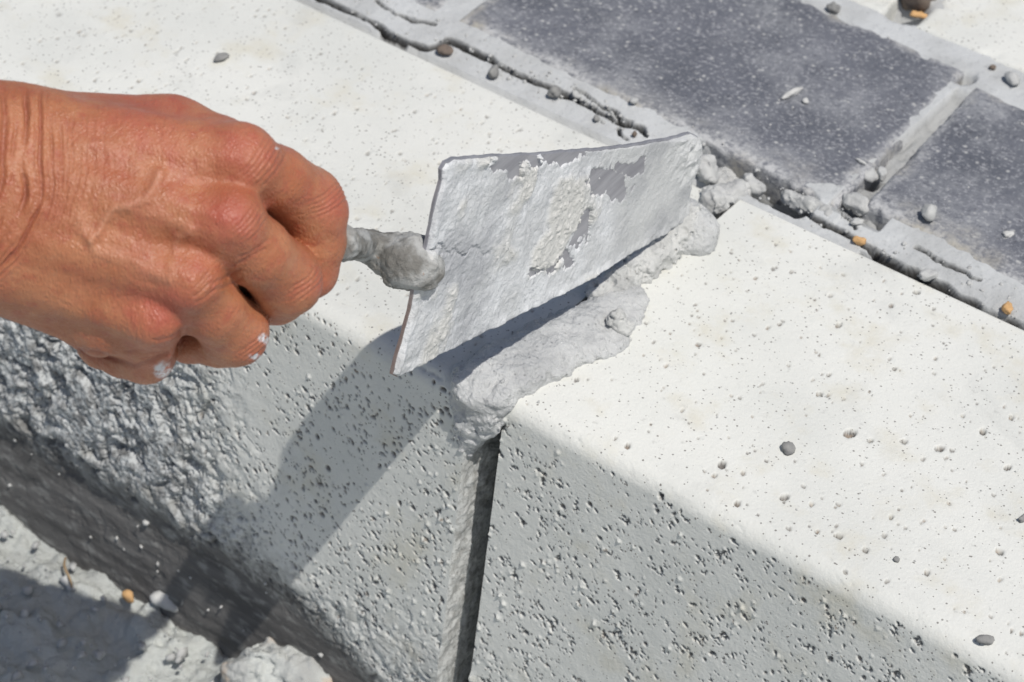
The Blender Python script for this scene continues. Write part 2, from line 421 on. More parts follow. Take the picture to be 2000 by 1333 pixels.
        for _ in range(6800):
            hx = rng.uniform(-26, -1.4); hz = sfront-.5+rng.random()*16
            if hz < sfront+.6 and rng.random() < .7: continue
            if vnoise(np.float32(hx*.8), np.float32(hz*.8), 0, 6)+rng.uniform(-.9, .6) < -.30-.02*(hx+12): continue
            r = .040+.085*rng.random()**2.2
            if rng.random() < .80: splat(Dm, xs, ss, hx, hz, r*rng.uniform(.9, 1.35), hole(r*1.6, .9), rng.uniform(1, 2.8), rng.normal()*.6+2.2)
            else: splat(Dm, xs, ss, hx, hz, r, bumpf(r*.9), rng.uniform(.8, 2.0), rng.uniform(0, 3))
        zz = Z+.5*fbm(Xf*.35, Z*.35, 0, 3, seed+2)
        # crumbly mortar clinging to the face, thicker towards the left and the foot
        m = sstep(-9.5, -17.5, Xf+.28*(Z+9)+1.5*fbm(Xf*.3, Z*.3, 2, 3, seed+3))*front
        m = np.maximum(m, sstep(-11.8, -15.2, Z-.12*(Xf+8)+1.2*fbm(Xf*.4, Z*.4, 5, 3, seed+6))*front*.40)
        wx_, wz_ = Xf+.5*fbm(Xf*.9, Z*.9, 8, 3, seed+14), Z+.5*fbm(Xf*.9, Z*.9, 12, 3, seed+15)
        n1 = fbm(wx_*.55, wz_*.55, 1.5, 5, seed+11, .62); n2 = fbm(wx_*1.5, wz_*1.5, 3.5, 5, seed+12, .62); n3 = fbm(Xf*4.2, Z*4.2, 5.5, 3, seed+13, .6)
        lump = .70*sstep(-.30, .30, n1+.4*n2)+.40*n2+.17*n3-.8*sstep(.12, .42, -n2-.3*n1)
        edge_hi = sstep(-1.6, -4.5, Z)
        Dm += m*edge_hi*(.36*lump+.04)
        crust = m*edge_hi
        # undercut, dark stained foot
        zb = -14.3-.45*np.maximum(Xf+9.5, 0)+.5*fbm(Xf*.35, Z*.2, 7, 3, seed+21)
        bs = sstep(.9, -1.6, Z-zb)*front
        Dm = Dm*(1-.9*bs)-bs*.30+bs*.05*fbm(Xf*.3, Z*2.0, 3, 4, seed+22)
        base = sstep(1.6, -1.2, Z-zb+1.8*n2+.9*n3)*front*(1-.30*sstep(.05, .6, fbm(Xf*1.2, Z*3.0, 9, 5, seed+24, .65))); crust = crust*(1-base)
    PX = Xf; PY = Y+pr[None, :, 2]*Dm+yoff; PZ = Z+pr[None, :, 3]*Dm+zoff
    n, k = PX.shape
    Vs = np.stack([PX, PY, PZ], -1).reshape(-1, 3); Fs = [grid_faces(n, k, 0, True)]
    A = {'pit': pit.ravel(), 'crust': crust.ravel(), 'base': base.ravel()}
    # end faces: inset grid between profile ring and its centre line
    off = len(Vs); ext = []
    for side in (0, n-1):
        sgn = -1 if side == 0 else 1
        ring = np.stack([PX[side], PY[side], PZ[side]], -1)
        levels = [0, .02, .05]+list(np.arange(.1, 2.0, .09))+[2.2, 2.6, 3, 4, 6, 7.4]
        g = []
        for li, d in enumerate(levels):
            q = ring.copy(); cy = np.clip(q[:, 1], yoff+7.4, yoff+W-7.4); cz = np.clip(q[:, 2], ZB+7.4, zoff-7.4)
            dl = np.hypot(cy-q[:, 1], cz-q[:, 2])+1e-6; tt = np.minimum(1, d/dl)
            q[:, 1] += (cy-q[:, 1])*tt; q[:, 2] += (cz-q[:, 2])*tt
            q[:, 0] = xs[side]+sgn*(.05*min(1, d*8)+(.10 if left else .06)*np.minimum(1, d*3)*fbm(q[:, 1]*1.5, q[:, 2]*1.5, side, 4, seed+41, .6)+(.08 if left else .04)*np.minimum(1, d*5)*fbm(q[:, 1]*2.8, q[:, 2]*2.8, side, 4, seed+42, .65))
            g.append(q)
        g = np.stack(g, 0); Vs = np.concatenate([Vs, g.reshape(-1, 3)])
        Fs.append(grid_faces(len(levels), k, off, side == 0)); off += g.shape[0]*k
        for a in A: A[a] = np.concatenate([A[a], np.tile(A[a][side*k:(side+1)*k] if a != 'crust' else np.full(k, .6), len(levels))])
    return tag(mesh_obj(name, Vs, np.concatenate(Fs), M_CON, attrs=A), label, 'kerb stone', 'concrete kerb stones')
kerb('kerb_stone', 0.0, 46.0, 0.0, 23.5, 0.0, 0.0, 3, False, 'pale concrete kerb stone to the right of the open joint, speckled with small holes')
kerb('kerb_stone', -62.0, -1.28, -30.5, -1.28, -.45, -.02, 7, True, 'pale concrete kerb stone below the hand, crumbly mortar on its front face')

# ------------------------------------------------------------------ pavers and their bed
HP = 0.45
def quad_paver(name, FL, FR, BR, label, mat, cat='paver', seed=0, hz=HP, chip=0, BL=None, attrname=True):
    FL, FR, BR = [np.array(p[:2]) for p in (FL, FR, BR)]
    BL = FL+(BR-FR) if BL is None else np.array(BL[:2])
    n = 150; m = 90; r = .35
    def lin(N, L):
        e = np.array([0, .03, .07, .12, .18, .25, .35, .5])/L
        return np.concatenate([e, np.linspace(.7/L, 1-.7/L, N-16), 1-e[::-1]])
    Lx = np.linalg.norm(FR-FL); Ly = np.linalg.norm(BL-FL)
    U_, V_ = np.meshgrid(lin(n, Lx), lin(m, Ly), indexing='ij')
    P = (FL+(FR-FL)*U_[..., None])*(1-V_[..., None])+(BL+(BR-BL)*U_[..., None])*V_[..., None]
    de = np.minimum(np.minimum(U_, 1-U_)*Lx, np.minimum(V_, 1-V_)*Ly)
    X, Y = P[..., 0], P[..., 1]
    z = hz-np.where(de < r, r-np.sqrt(np.maximum(r*r-(r-de)**2, 0)), 0)*.7
    z = z-.16*sstep(.9, .0, de)*sstep(-.1, .6, fbm(X*1.3, Y*1.3, 0, 4, seed))
    z = z+.035*fbm(X*.25, Y*.25, 0, 3, seed+1)+.012*fbm(X*5, Y*5, 0, 3, seed+2)
    if chip:
        z -= chip*sstep(2.0, .2, np.hypot((1-U_)*Lx, V_*Ly)*(1+.5*fbm(X*1.5, Y*1.5, 0, 3, seed+4)))*.5
    dust = .8*sstep(.6, .0, de+.55*fbm(X*.8, Y*.8, 3, 4, seed+3))+.45*sstep(1.8, .3, V_*Ly+.9*fbm(X*.5, Y*.5, 5, 3, seed+7))*(de >= 0)
    dust = np.clip(dust, 0, 1)
    # fine jagged outline
    jag = .06*fbm(X*3, Y*3, 0, 3, seed+6)
    Pz = np.stack([X+jag*(de < .05), Y+jag*(de < .05), z], -1)
    Vs = Pz.reshape(-1, 3); Fs = [grid_faces(n, m)]; at = [dust.ravel()]
    ring = np.concatenate([Pz[:, 0], Pz[-1, 1:], Pz[-2::-1, -1], Pz[0, -2:0:-1]])
    rows = 14; off = len(Vs)
    cen = ring[:, :2].mean(0)
    wall = []
    for q in range(rows):
        w = ring.copy(); t_ = q/(rows-1); w[:, 2] = ring[:, 2]*(1-t_)+(-6)*t_
        d = (w[:, :2]-cen); d /= np.linalg.norm(d, axis=1)[:, None]
        w[:, :2] += d*(.05+.12*fbm(w[:, 0]*1.4, w[:, 1]*1.4, w[:, 2]*1.4, 4, seed+9))[:, None]*min(1, q)
        wall.append(w)
    wall = np.stack(wall, 0); k = len(ring)
    wall = np.concatenate([wall, wall[:, :1]], 1)
    Vs = np.concatenate([Vs, wall.reshape(-1, 3)]); Fs.append(grid_faces(rows, k+1, off, False)); at.append(np.full(rows*(k+1), .8))
    return tag(mesh_obj(name, Vs, np.concatenate(Fs), mat, attrs={'dust': np.concatenate(at), 'pit': np.zeros(len(Vs)), 'crust': np.zeros(len(Vs)), 'base': np.zeros(len(Vs))}), label, cat, 'pavers behind the kerb')
a_FL, a_FR, a_BR = onz(893, 38, HP), onz(1634, 396, HP), onz(1886, 136, HP)
quad_paver('dark_paver', a_FL, a_FR, a_BR, 'dark grey dusty paver beside the trowel tip, chipped front corner', M_PAV, seed=21, chip=.5)
ex = (a_FR-a_FL)/np.linalg.norm(a_FR-a_FL); ey = (a_BR-a_FR)/np.linalg.norm(a_BR-a_FR)
b_FL = onz(1690, 396, HP); b_BL = onz(1906, 165, HP); b_FR = b_FL+(onz(2000, 556, HP)-b_FL)/np.linalg.norm(onz(2000, 556, HP)-b_FL)*20
quad_paver('dark_paver', b_FL, b_FR, b_FR+(b_BL-b_FL), 'dark grey paver at the right edge carrying a round mortar clod', M_PAV, seed=31)
c_FR = onz(852, 22, HP); quad_paver('dark_paver', c_FR-ex*20, c_FR, c_FR+ey*10, 'dark grey paver cut off by the top edge of the photo', M_PAV, seed=41)
d_FR = onz(1722, 26, HP); quad_paver('pale_paver', d_FR-ex*20, d_FR, d_FR+ey*10, 'pale paver sliver at the top edge beside a stony hole', M_CON, seed=51)
e_FL = onz(1786, 50, HP); e_FR = e_FL+(onz(2000, 140, HP)-e_FL)/np.linalg.norm(onz(2000, 140, HP)-e_FL)*20
quad_paver('pale_paver', e_FL, e_FR, e_FR+ey*10, 'large pale speckled paver in the upper right corner', M_CON, seed=61)

def bedz(X, Y):
    fr = np.where(X < (a_FR[0]+b_FL[0])/2, a_FL[1]+(X-a_FL[0])*(ex[1]/ex[0]), b_FL[1]+(X-b_FL[0])*(b_FR[1]-b_FL[1])/(b_FR[0]-b_FL[0]))
    t = np.clip((Y-W)/np.maximum(fr-W, .3), 0, 1)
    return .0+(HP-.10)*t**1.1
def onbed(px, py):
    z = .5
    for _ in range(8): p = onz(px, py, z); z = .5*z+.5*float(bedz(p[0], p[1]))
    return p
def crack_xy(pts, z=None): return [tuple(onbed(px, py)[:2]) for px, py in pts]
CRACKS = [
    (crack_xy([(560, -35), (634, 0), (662, 14), (690, 25), (735, 50), (775, 75), (800, 86), (835, 96), (855, 92), (876, 78), (905, 90), (940, 110), (985, 130), (1030, 155), (1070, 168), (1110, 190), (1160, 210)]), .085),
    (crack_xy([(1160, 210), (1185, 228), (1225, 245), (1255, 252), (1263, 268)]), .06),
    (crack_xy([(1120, 172), (1150, 188), (1172, 205), (1195, 214), (1215, 232), (1232, 240)]), .05),
    (crack_xy([(1208, 250), (1214, 264), (1224, 272)]), .035),
    (crack_xy([(1540, 404), (1570, 412), (1600, 432), (1640, 450), (1690, 480), (1702, 486)]), .08),
    (crack_xy([(1702, 486), (1750, 512), (1800, 537), (1825, 548), (1860, 570), (1900, 592), (1935, 608), (1975, 630), (2060, 668)]), .085),
    (crack_xy([(1640, 408), (1655, 430), (1672, 446)], 1.0), .03),
    (crack_xy([(1790, 484), (1840, 512), (1880, 532), (1910, 548)], 1.0), .05),
    (crack_xy([(735, 0), (768, 28), (800, 36), (846, 48)], 1.0), .06),
]
HOLE = crack_xy([(1352, 300), (1400, 312), (1450, 335), (1500, 362), (1560, 392)], .5)
def bed():
    xs = spaced(-60, 46, -24, 15, .048, .8); ys = np.concatenate([np.arange(15.4, 19.2, .048), np.arange(19.2, 20.5, .1), np.arange(20.5, 40, .22), np.arange(40, 60, 1.0)])
    X, Y = np.meshgrid(xs, ys, indexing='ij')
    z = bedz(X, Y)+.05*fbm(X*.5, Y*.5, 1, 3, 72)+.02*fbm(X*4, Y*4, 2, 3, 73)
    z = np.where(Y < W-.2, np.minimum(z, -.4), z)
    z -= .9*sstep(.22, .02, Y-W-.05*fbm(X*1.5, Y, 0, 3, 77))*(X > 5.5)
    gx = X+.12*fbm(X*1.6, Y*.8, 0, 2, 74); gy = Y+.14*fbm(X*1.6, Y*.8, 9, 3, 75)
    recess_shade = np.zeros_like(z)  # shade painted into cracks and hole; also greys the gap between dark pavers
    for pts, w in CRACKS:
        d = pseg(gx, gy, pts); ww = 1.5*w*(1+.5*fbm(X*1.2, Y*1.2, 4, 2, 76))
        z -= .9*sstep(1.7, .3, d/ww); recess_shade = np.maximum(recess_shade, sstep(1.65, 1.1, d/ww))
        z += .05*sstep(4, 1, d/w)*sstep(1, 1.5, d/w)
    d = pseg(gx, gy, HOLE); z -= 1.9*sstep(.95, .35, d); recess_shade = np.maximum(recess_shade, .6*sstep(.8, .3, d))
    bt = (X > 3.1) & (X < 5.6) & (Y > 17.6) & (Y < 28.5); z -= bt*(.75+.45*fbm(X*1.1, Y*1.1, 3, 4, 78))*sstep(30, 27, Y)*sstep(17.6, 18.6, Y); recess_shade = np.maximum(recess_shade, bt*.32)
    # hole between the pale pavers
    h = onz(1770, 25, .2); z -= 1.6*sstep(1.3, .3, np.hypot(gx-h[0], gy-h[1]))
    h = onz(1884, 158, .2); z -= 1.0*sstep(.55, .2, np.hypot(gx-h[0], gy-h[1]))
    h = onz(1700, 338, .2); z -= .9*sstep(.55, .2, np.hypot(gx-h[0], gy-h[1]))
    return mesh_obj('paving_bed', np.stack([X, Y, z], -1).reshape(-1, 3), grid_faces(len(xs), len(ys)), M_SAND, attrs={'recess_shade': recess_shade.ravel()})
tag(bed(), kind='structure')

# ------------------------------------------------------------------ ground in front of the kerb
def ground():
    xs = spaced(-70, 60, -34, 4, .13, 1.5); ys = spaced(-60, 3, -14, 3, .13, 1.5)
    X, Y = np.meshgrid(xs, ys, indexing='ij')
    z = -20.5+.55*fbm(X*.18, Y*.18, 0, 3, 81)+.45*fbm(X*.6, Y*.6, 1, 4, 82)+.26*fbm(X*2.2, Y*2.2, 2, 5, 83, .65)
    z += .35*sstep(.1, .5, fbm(X*.9, Y*.9, 5, 4, 84))
    return mesh_obj('ground', np.stack([X, Y, z], -1).reshape(-1, 3), grid_faces(len(xs), len(ys)), M_GRD)
tag(ground(), kind='structure')
far = mesh_obj('outer_ground', np.array([[-6000, -6000, -22.5], [6000, -6000, -22.5], [6000, 6000, -22.5], [-6000, 6000, -22.5]]), [[0, 1, 2, 3]], M_GRD)
tag(far, kind='structure')
pv = mesh_obj('outer_paving', np.array([[-900, 58, .2], [900, 58, .2], [900, 900, .2], [-900, 900, .2]]), [[0, 1, 2, 3]], M_SAND)
tag(pv, kind='structure')

# ------------------------------------------------------------------ trowel
def blade_pts(wa, wd, zc):
    Cc = onz(1335, 425, zc); dep = (Cc-CAM)@fw; s = dep/FPX; k = 165/440.
    wB = -wd*k; m0 = wB/2-wa; wA = m0-wd/2; wD = m0+wd/2
    return [atd(*xy, dep-w*s) for xy, w in (((870, 308), wA), ((1358, 262), wB), ((1335, 425), 0), ((765, 735), wD))]
bA, bB, bC, bD = blade_pts(-786, -141, 1.9)
bN = np.cross(bB-bA, bD-bA); bN /= np.linalg.norm(bN)
if bN[0] < 0: bN = -bN                                       # faces the sun and the camera
bE = (bB+bC-bA-bD)/2; bE -= bN*(bE@bN); bE /= np.linalg.norm(bE); bF = np.cross(bN, bE)
def onblade(px, py):
    d = ray(px, py); t = ((bA-CAM)@bN)/(d@bN); return CAM+d*t
def b2(px, py):
    p = onblade(px, py)-bA; return p@bE, p@bF
OUT = [(884, 307), (950, 303), (1030, 299), (1110, 293), (1200, 286), (1300, 270), (1345, 258), (1360, 266), (1359, 300), (1347, 350), (1341, 400), (1333, 430),
       (1290, 458), (1240, 488), (1180, 526), (1100, 570), (1000, 620), (900, 670), (830, 704), (772, 736), (763, 731), (770, 700), (785, 650), (797, 605), (803, 570), (812, 530), (826, 492), (838, 440), (846, 395), (858, 352), (858, 330), (866, 316)]
def blade():
    poly = np.array([b2(*p) for p in OUT])
    # resample and roughen outline
    pts = []
    for i in range(len(poly)):
        a, b = poly[i], poly[(i+1) % len(poly)]
        k = max(1, int(np.linalg.norm(b-a)/.12)); pts += [a+(b-a)*t/k for t in range(k)]
    pts = np.array(pts); n = len(pts)
    pts += .04*np.stack([fbm(pts[:, 0]*2, pts[:, 1]*2, 0, 3, 91), fbm(pts[:, 0]*2, pts[:, 1]*2, 5, 3, 92)], 1)
    th = .10
    def w3(p, off): return bA+p[:, :1]*bE+p[:, 1:2]*bF+bN*off
    cen = pts.mean(0); inn = cen+(pts-cen)*.985
    rings = [w3(inn, th), w3(pts, th*.55), w3(pts, -th*.55), w3(inn, -th)]
    V = np.concatenate(rings+[w3(cen[None], th), w3(cen[None], -th)])
    F = []
    for r_ in range(3):
        for i in range(n):
            j = (i+1) % n; F.append((r_*n+i, r_*n+j, (r_+1)*n+j, (r_+1)*n+i))
    F4 = np.array(F)
    ti = 4*n
    F3 = [(i, ti, (i+1) % n, (i+1) % n) for i in range(n)]+[(3*n+i, 3*n+(i+1) % n, ti+1, ti+1) for i in range(n)]
    me = bpy.data.meshes.new('blade')
    me.from_pydata((V*S).tolist(), [], [tuple(f) for f in F]+[f[:3] for f in F3]); me.update()
    at = me.attributes.new('rust', 'FLOAT', 'POINT')
    rust = np.zeros(len(V), np.float32)
    for q in range(4): rust[q*n:(q+1)*n] = (.6 if q in (1, 2) else .2)*sstep(1.2, .2, pts[:, 0]-.0)*sstep(4.0, 5.5, np.abs(pts[:, 1]))*(fbm(pts[:, 0]*1.5, pts[:, 1]*1.5, 0, 3, 95) > -.35)
    at.data.foreach_set('value', rust)
    me.materials.append(M_MET)
    return me, pts
trowel = empty('trowel', (bA+bD)/2)
tag(trowel, 'mortar caked steel pointing trowel held on edge over the joint', 'trowel')
def under(ob, par):
    ob.parent = par; ob.matrix_parent_inverse = Matrix.Translation(-par.location); return ob
bme, bout = blade()
bob = bpy.data.objects.new('blade', bme); col.objects.link(bob); under(bob, trowel)
def inside(px, py, poly):
    c = np.zeros(px.shape, bool); j = len(poly)-1
    for i in range(len(poly)):
        xi, yi = poly[i]; xj, yj = poly[j]
        m = ((yi > py) != (yj > py)) & (px < (xj-xi)*(py-yi)/(yj-yi+1e-12)+xi); c ^= m; j = i
    return c
def coating():
    lo = bout.min(0)-.2; hi = bout.max(0)+.2; h = .04
    xs = np.arange(lo[0], hi[0], h); ys = np.arange(lo[1], hi[1], h)
    X, Y = np.meshgrid(xs, ys, indexing='ij')
    ins = inside(X, Y, bout); dE = pseg(X, Y, list(map(tuple, bout))+[tuple(bout[0])])
    sd = np.where(ins, dE, -dE)
    pix = (CAM, )
    P = bA+X[..., None]*bE+Y[..., None]*bF
    d = P-CAM; zc = d@fw; px = 1000+FPX*(d@RT)/zc; py = 666.5-FPX*(d@UP)/zc
    # bare, wiped steel (photo places, ragged edges)
    wx = px+26*fbm(X*1.3, Y*1.3, 0, 5, 101, .62); wy = py+26*fbm(X*1.3, Y*1.3, 7, 5, 102, .62)
    def blob(cx, cy, rx, ry, ang=0):
        ca, sa = math.cos(ang), math.sin(ang); u = (wx-cx)*ca+(wy-cy)*sa; v = -(wx-cx)*sa+(wy-cy)*ca
        return np.hypot(u/rx, v/ry)
    bare = np.minimum.reduce([blob(1180, 362, 46, 24, .3), blob(1130, 440, 18, 40, .3), blob(1085, 508, 34, 11, -.5), blob(1040, 522, 12, 8), blob(1010, 312, 62, 11, -.08), blob(1080, 302, 50, 13, -.1), blob(1225, 330, 40, 14, -.1), blob(980, 330, 30, 12)])
    bare = sstep(1.12, .88, bare+.25*fbm(X*5+Y*3, Y*1.5-X, 0, 3, 114))
    scr = sstep(2.2, .8, np.abs(wx-(1262-(py-300)*.42)))*sstep(285, 300, py)*sstep(470, 400, py)+.6*sstep(2.0, .8, np.abs(wx-(1246-(py-300)*.42)))*sstep(285, 300, py)*sstep(430, 380, py)
    thick = sstep(.0, .35, fbm(X*.55, Y*.55, 0, 4, 103)+sstep(70, 20, np.hypot((px-1110), (py-395)*.8))*.6+sstep(60, 20, np.hypot(px-1080, py-495))*.4)
    st = fbm(X*2.6+Y*1.2, Y*.8-X*.5, 0, 4, 104, .6)
    ht = .045+.05*st+.05*fbm(X*1.2, Y*1.2, 3, 4, 105)+.018*fbm(X*6, Y*6, 3, 3, 109)+thick*(.07+.13*np.maximum(0, fbm(X*4.5, Y*4.5, 1, 4, 106, .62)))
    ht += .10*sstep(.5, .1, sd)*sstep(-.1, .5, fbm(X*1.1, Y*1.1, 8, 3, 108))
    ht += .25*sstep(60, 20, np.hypot(px-1350, (py-275)*.8))*(.7+.6*fbm(X*2.5, Y*2.5, 2, 3, 107))
    ht = ht*(1-bare)*(1-.95*np.clip(scr, 0, 1))-.05*bare
    # crack where the crust over the tang ends
    ck = pseg(wx, wy, [(828, 494), (850, 488), (880, 494), (910, 490), (940, 492)])
    ht -= .16*sstep(4.5, 1.0, ck)
    wet = sstep(1130, 1240, px-.35*(py-400)+30*fbm(X, Y, 0, 3, 110))
    left = sstep(960, 850, px+40*fbm(X*.8, Y*.8, 0, 3, 111))
    ht = ht*(1-.70*wet*(1-bare))+.06*left*(.6+fbm(X*1.6, Y*1.6, 4, 4, 112, .6))
    ht += .22*sstep(75, 15, np.hypot(px-1352, (py-285)*.55))*(.6+.8*fbm(X*2.5, Y*2.5, 2, 4, 107))
    ht += .16*sstep(.9, .1, sd)*sstep(1210, 1320, px)*sstep(380, 420, py)*(.5+fbm(X*3, Y*3, 5, 3, 115))
    jit = sd+.02*fbm(X*3, Y*3, 6, 3, 113)
    ht = np.where(bare > .4, ht, np.maximum(ht, .015))*sstep(.01, .13, jit)-.07*sstep(.09, .02, jit)
    keep = sd > .0
    off = .105+ht
    V = (P+bN*off[..., None]).reshape(-1, 3)
    F = grid_faces(len(xs), len(ys))
    kf = keep.ravel()[F].all(1); F = F[kf]
    used = np.unique(F); rm = np.full(len(V), -1); rm[used] = np.arange(len(used))
    ob = mesh_obj('mortar_coating', V[used], rm[F], M_COAT, attrs={'thick': (thick*.9*(1-wet)).ravel()[used], 'wet': wet.ravel()[used]})
    ob['label'] = 'dried and wet mortar film on the blade face'
    # make the faces look outwards
    nrm = np.cross(V[F[0, 1]]-V[F[0, 0]], V[F[0, 2]]-V[F[0, 0]])
    if nrm@bN < 0: ob.data.flip_normals()
    return ob
under(coating(), trowel)
HD = 75.5
HS = HD/FPX                                                # centimetres per pixel at the hand
def hw(u, v, w): return atd(u, v, HD-w*HS)
def neck():
    q0 = onblade(846, 524)+bN*.05; q1 = onblade(828, 528)+bN*.25
    dq = (CAM-q1)@fw; w1 = (HD+dq)/HS if False else (HD-(q1-CAM)@fw)/HS
    pts = [(q0, .18), (onblade(838, 527)+bN*.05, .40), (q1-bN*.35, .74), (hw(796, 514, w1-10), .92), (hw(762, 498, w1-30), .66), (hw(720, 482, w1-75), .50), (hw(672, 474, -200), .46), (hw(600, 500, -200), .5)]
    lo = np.min([p for p, r in pts], 0)-1.6; hi = np.max([p for p, r in pts], 0)+1.6
    fl = Field(lo, hi, .07); F = fl.blank()
    for (a, ra), (b, rb) in zip(pts[:-1], pts[1:]): fl.cap(F, a, b, ra, rb, .25)
    X, Y, Z = np.meshgrid(*fl.ax, indexing='ij')
    near = np.abs(F) < .6
    F[near] += .17*fbm(X[near]*1.6, Y[near]*1.6, Z[near]*1.6, 3, 111)+.06*fbm(X[near]*6, Y[near]*6, Z[near]*6, 2, 112)
    V, Q = fl.mesh(F)
    ob = mesh_obj('neck', V, Q, M_NECK); ob['label'] = 'bent steel neck crusted with grey mortar'; return ob
under(neck(), trowel)
def lathe(name, p0, p1, prof, mat, par):
    d = p1-p0; L = np.linalg.norm(d); d /= L; a = np.cross(d, [0, 0, 1.]); a /= np.linalg.norm(a); b = np.cross(d, a); k = 24
    ang = np.linspace(0, 2*np.pi, k, endpoint=False)
    V = np.concatenate([p0+d*t*L+r*(np.cos(ang)[:, None]*a+np.sin(ang)[:, None]*b) for t, r in prof])
    F = [(i*k+j, i*k+(j+1) % k, (i+1)*k+(j+1) % k, (i+1)*k+j) for i in range(len(prof)-1) for j in range(k)]
    return under(mesh_obj(name, V, F, mat), par)
hp0, hp1 = hw(590, 500, -200), hw(150, 630, -190)
lathe('ferrule', hp0+(hp0-hp1)*.05, hp0+(hp1-hp0)*.05, [(0, .01), (0, .62), (1, .72), (1, .01)], M_MET, trowel)
lathe('handle', hp0+(hp1-hp0)*.05, hp1, [(0, .01), (0, .75), (.1, .95), (.35, 1.1), (.6, 1.15), (.85, 1.05), (.95, .8), (1, .01)], M_WOOD, trowel)

# ------------------------------------------------------------------ wet mortar
def mortar(name, pts, k, mat, label, n1=.12, n2=.05, h=.055, sq=(1, 1, 1), f1=1.4, f2=5.0, seed=0, cat='mortar', flat=(), n3=0.0):
    """pts: list of chains of (px, py, z, r); each point taken at its own height"""
    ch = [[(*(onz(p[0], p[1], p[2]) if len(p) == 4 else ony(p[0], p[1], p[4])), p[3]) for p in c] for c in pts]
    al = np.array([q[:3] for c in ch for q in c]); rm = max(q[3] for c in ch for q in c)
    fl = Field(al.min(0)-rm/min(sq)-.5, al.max(0)+rm/min(sq)+.5, h); F = fl.blank()
    for ci, c in enumerate(ch):
        q_ = (1, 1, 1.9) if ci in flat else sq
        for a, b in zip(c[:-1], c[1:]): fl.cap(F, a[:3], b[:3], a[3], b[3], k, q_)
    near = np.argwhere(np.abs(F) < .6); i, j, l = near.T
    x, y, z = fl.ax[0][i], fl.ax[1][j], fl.ax[2][l]
    F[i, j, l] += n1*fbm(x*f1, y*f1, z*f1, 3, seed)+n2*fbm(x*f2, y*f2, z*f2, 3, seed+5, .6)+n3*vnoise(x*9, y*9, z*9, seed+9)
    V, Q = fl.mesh(F)
    return tag(mesh_obj(name, V, Q, mat), label, cat)
mortar('wet_mortar', [
    [(1230, 585, .1, .70), (1190, 602, .1, .85), (1130, 645, .1, 1.05), (1060, 690, .1, 1.25), (990, 728, .1, 1.35), (945, 752, .0, 1.3)],
    [(1226, 618, .02, .70), (1190, 655, .02, .80), (1140, 680, .02, .85), (1090, 702, .02, .9), (1040, 722, .02, .95), (1000, 752, .0, .95)],
    [(1090, 640, .35, .7), (1000, 690, .35, .75), (930, 735, .3, .8)],
    [(1125, 668, .35, .40), (1085, 690, .35, .42)], [(1010, 742, .35, .4), (985, 762, .25, .45)],
    [(955, 750, .0, .85), (940, 790, -.4, .62, -.15), (925, 835, -.4, .55, -.2), (914, 868, -.4, .40, -.3)],
    [(972, 778, .0, .5), (950, 815, -.4, .50, -.15), (958, 838, 0, .28, -.2)],
    [(905, 735, .0, .5), (905, 785, -.4, .40, -.2), (903, 830, 0, .28, -.3)],
    [(945, 752, -1.2, 1.0), (1130, 600, -1.4, 1.0), (1300, 470, -1.4, .9), (1430, 360, -1.4, .9)],
], .32, M_WET, 'glistening wet mortar bead squeezed over the joint and down the kerb front', .26, .15, f1=1.25, f2=3.6, h=.055, seed=201, flat=(0, 1, 2, 3, 4), n3=.03)
mortar('crumbly_mortar', [
    [(1165, 575, .25, .45), (1205, 552, .35, .62), (1250, 518, .4, .66), (1290, 484, .45, .66), (1325, 452, .6, .72), (1345, 425, .9, .6)],
    [(1230, 552, .0, .5), (1290, 505, .0, .55), (1330, 475, .1, .5)],
    [(1210, 560, .5, .25), (1222, 545, .6, .22)], [(1268, 512, .6, .25), (1282, 498, .65, .22)],
], .22, M_CRU, 'crumbly grey mortar along the joint under the trowel edge', .22, .20, f1=1.8, f2=4.0, seed=211, h=.048, n3=.05)
mortar('mortar_blob', [[(1348, 405, 1.0, .42), (1354, 428, .7, .62), (1364, 452, .45, .80), (1366, 474, .2, .72)], [(1332, 478, .15, .55), (1345, 460, .4, .5)]], .25, M_WET, 'smooth rounded mortar blob on the kerb at the trowel tip', .10, .06, seed=221, n3=.015)
mortar('mortar_lump', [[(1206, 628, .60, .42), (1216, 640, .35, .40)]], .2, M_CRU, 'small rough mortar lump at the edge of the wet bead', .16, .10, f1=2.6, f2=6, seed=231, h=.04)
mortar('mortar_chunk', [[(1376, 325, .4, .50), (1385, 345, .2, .42)]], .2, M_CLOD, 'pale broken mortar chunk directly behind the trowel tip', .20, .14, f1=1.6, seed=241)
mortar('mortar_chunk', [[(1395, 395, -.1, .62), (1440, 378, -.2, .55)], [(1365, 385, .0, .5)]], .3, M_CLOD, 'flat grey mortar chunk wedged beside the kerb corner', .20, .14, seed=251)
mortar('mortar_chunk', [[(1462, 352, .1, .30), (1482, 372, -.1, .30)]], .2, M_CLOD, 'small slanting mortar chunk in the open gap under the dark paver', .20, .14, seed=261)
mortar('mortar_chunk', [[(1540, 386, -.1, .34), (1580, 403, -.05, .34), (1615, 418, .0, .36)]], .2, M_CLOD, 'long flat mortar chunk below the chipped paver corner', .20, .14, seed=271)
mortar('mortar_chunk', [[(1662, 392, .15, .42), (1680, 400, .1, .40)]], .2, M_CLOD, 'pale block of mortar between the two dark pavers', .20, .14, seed=281)

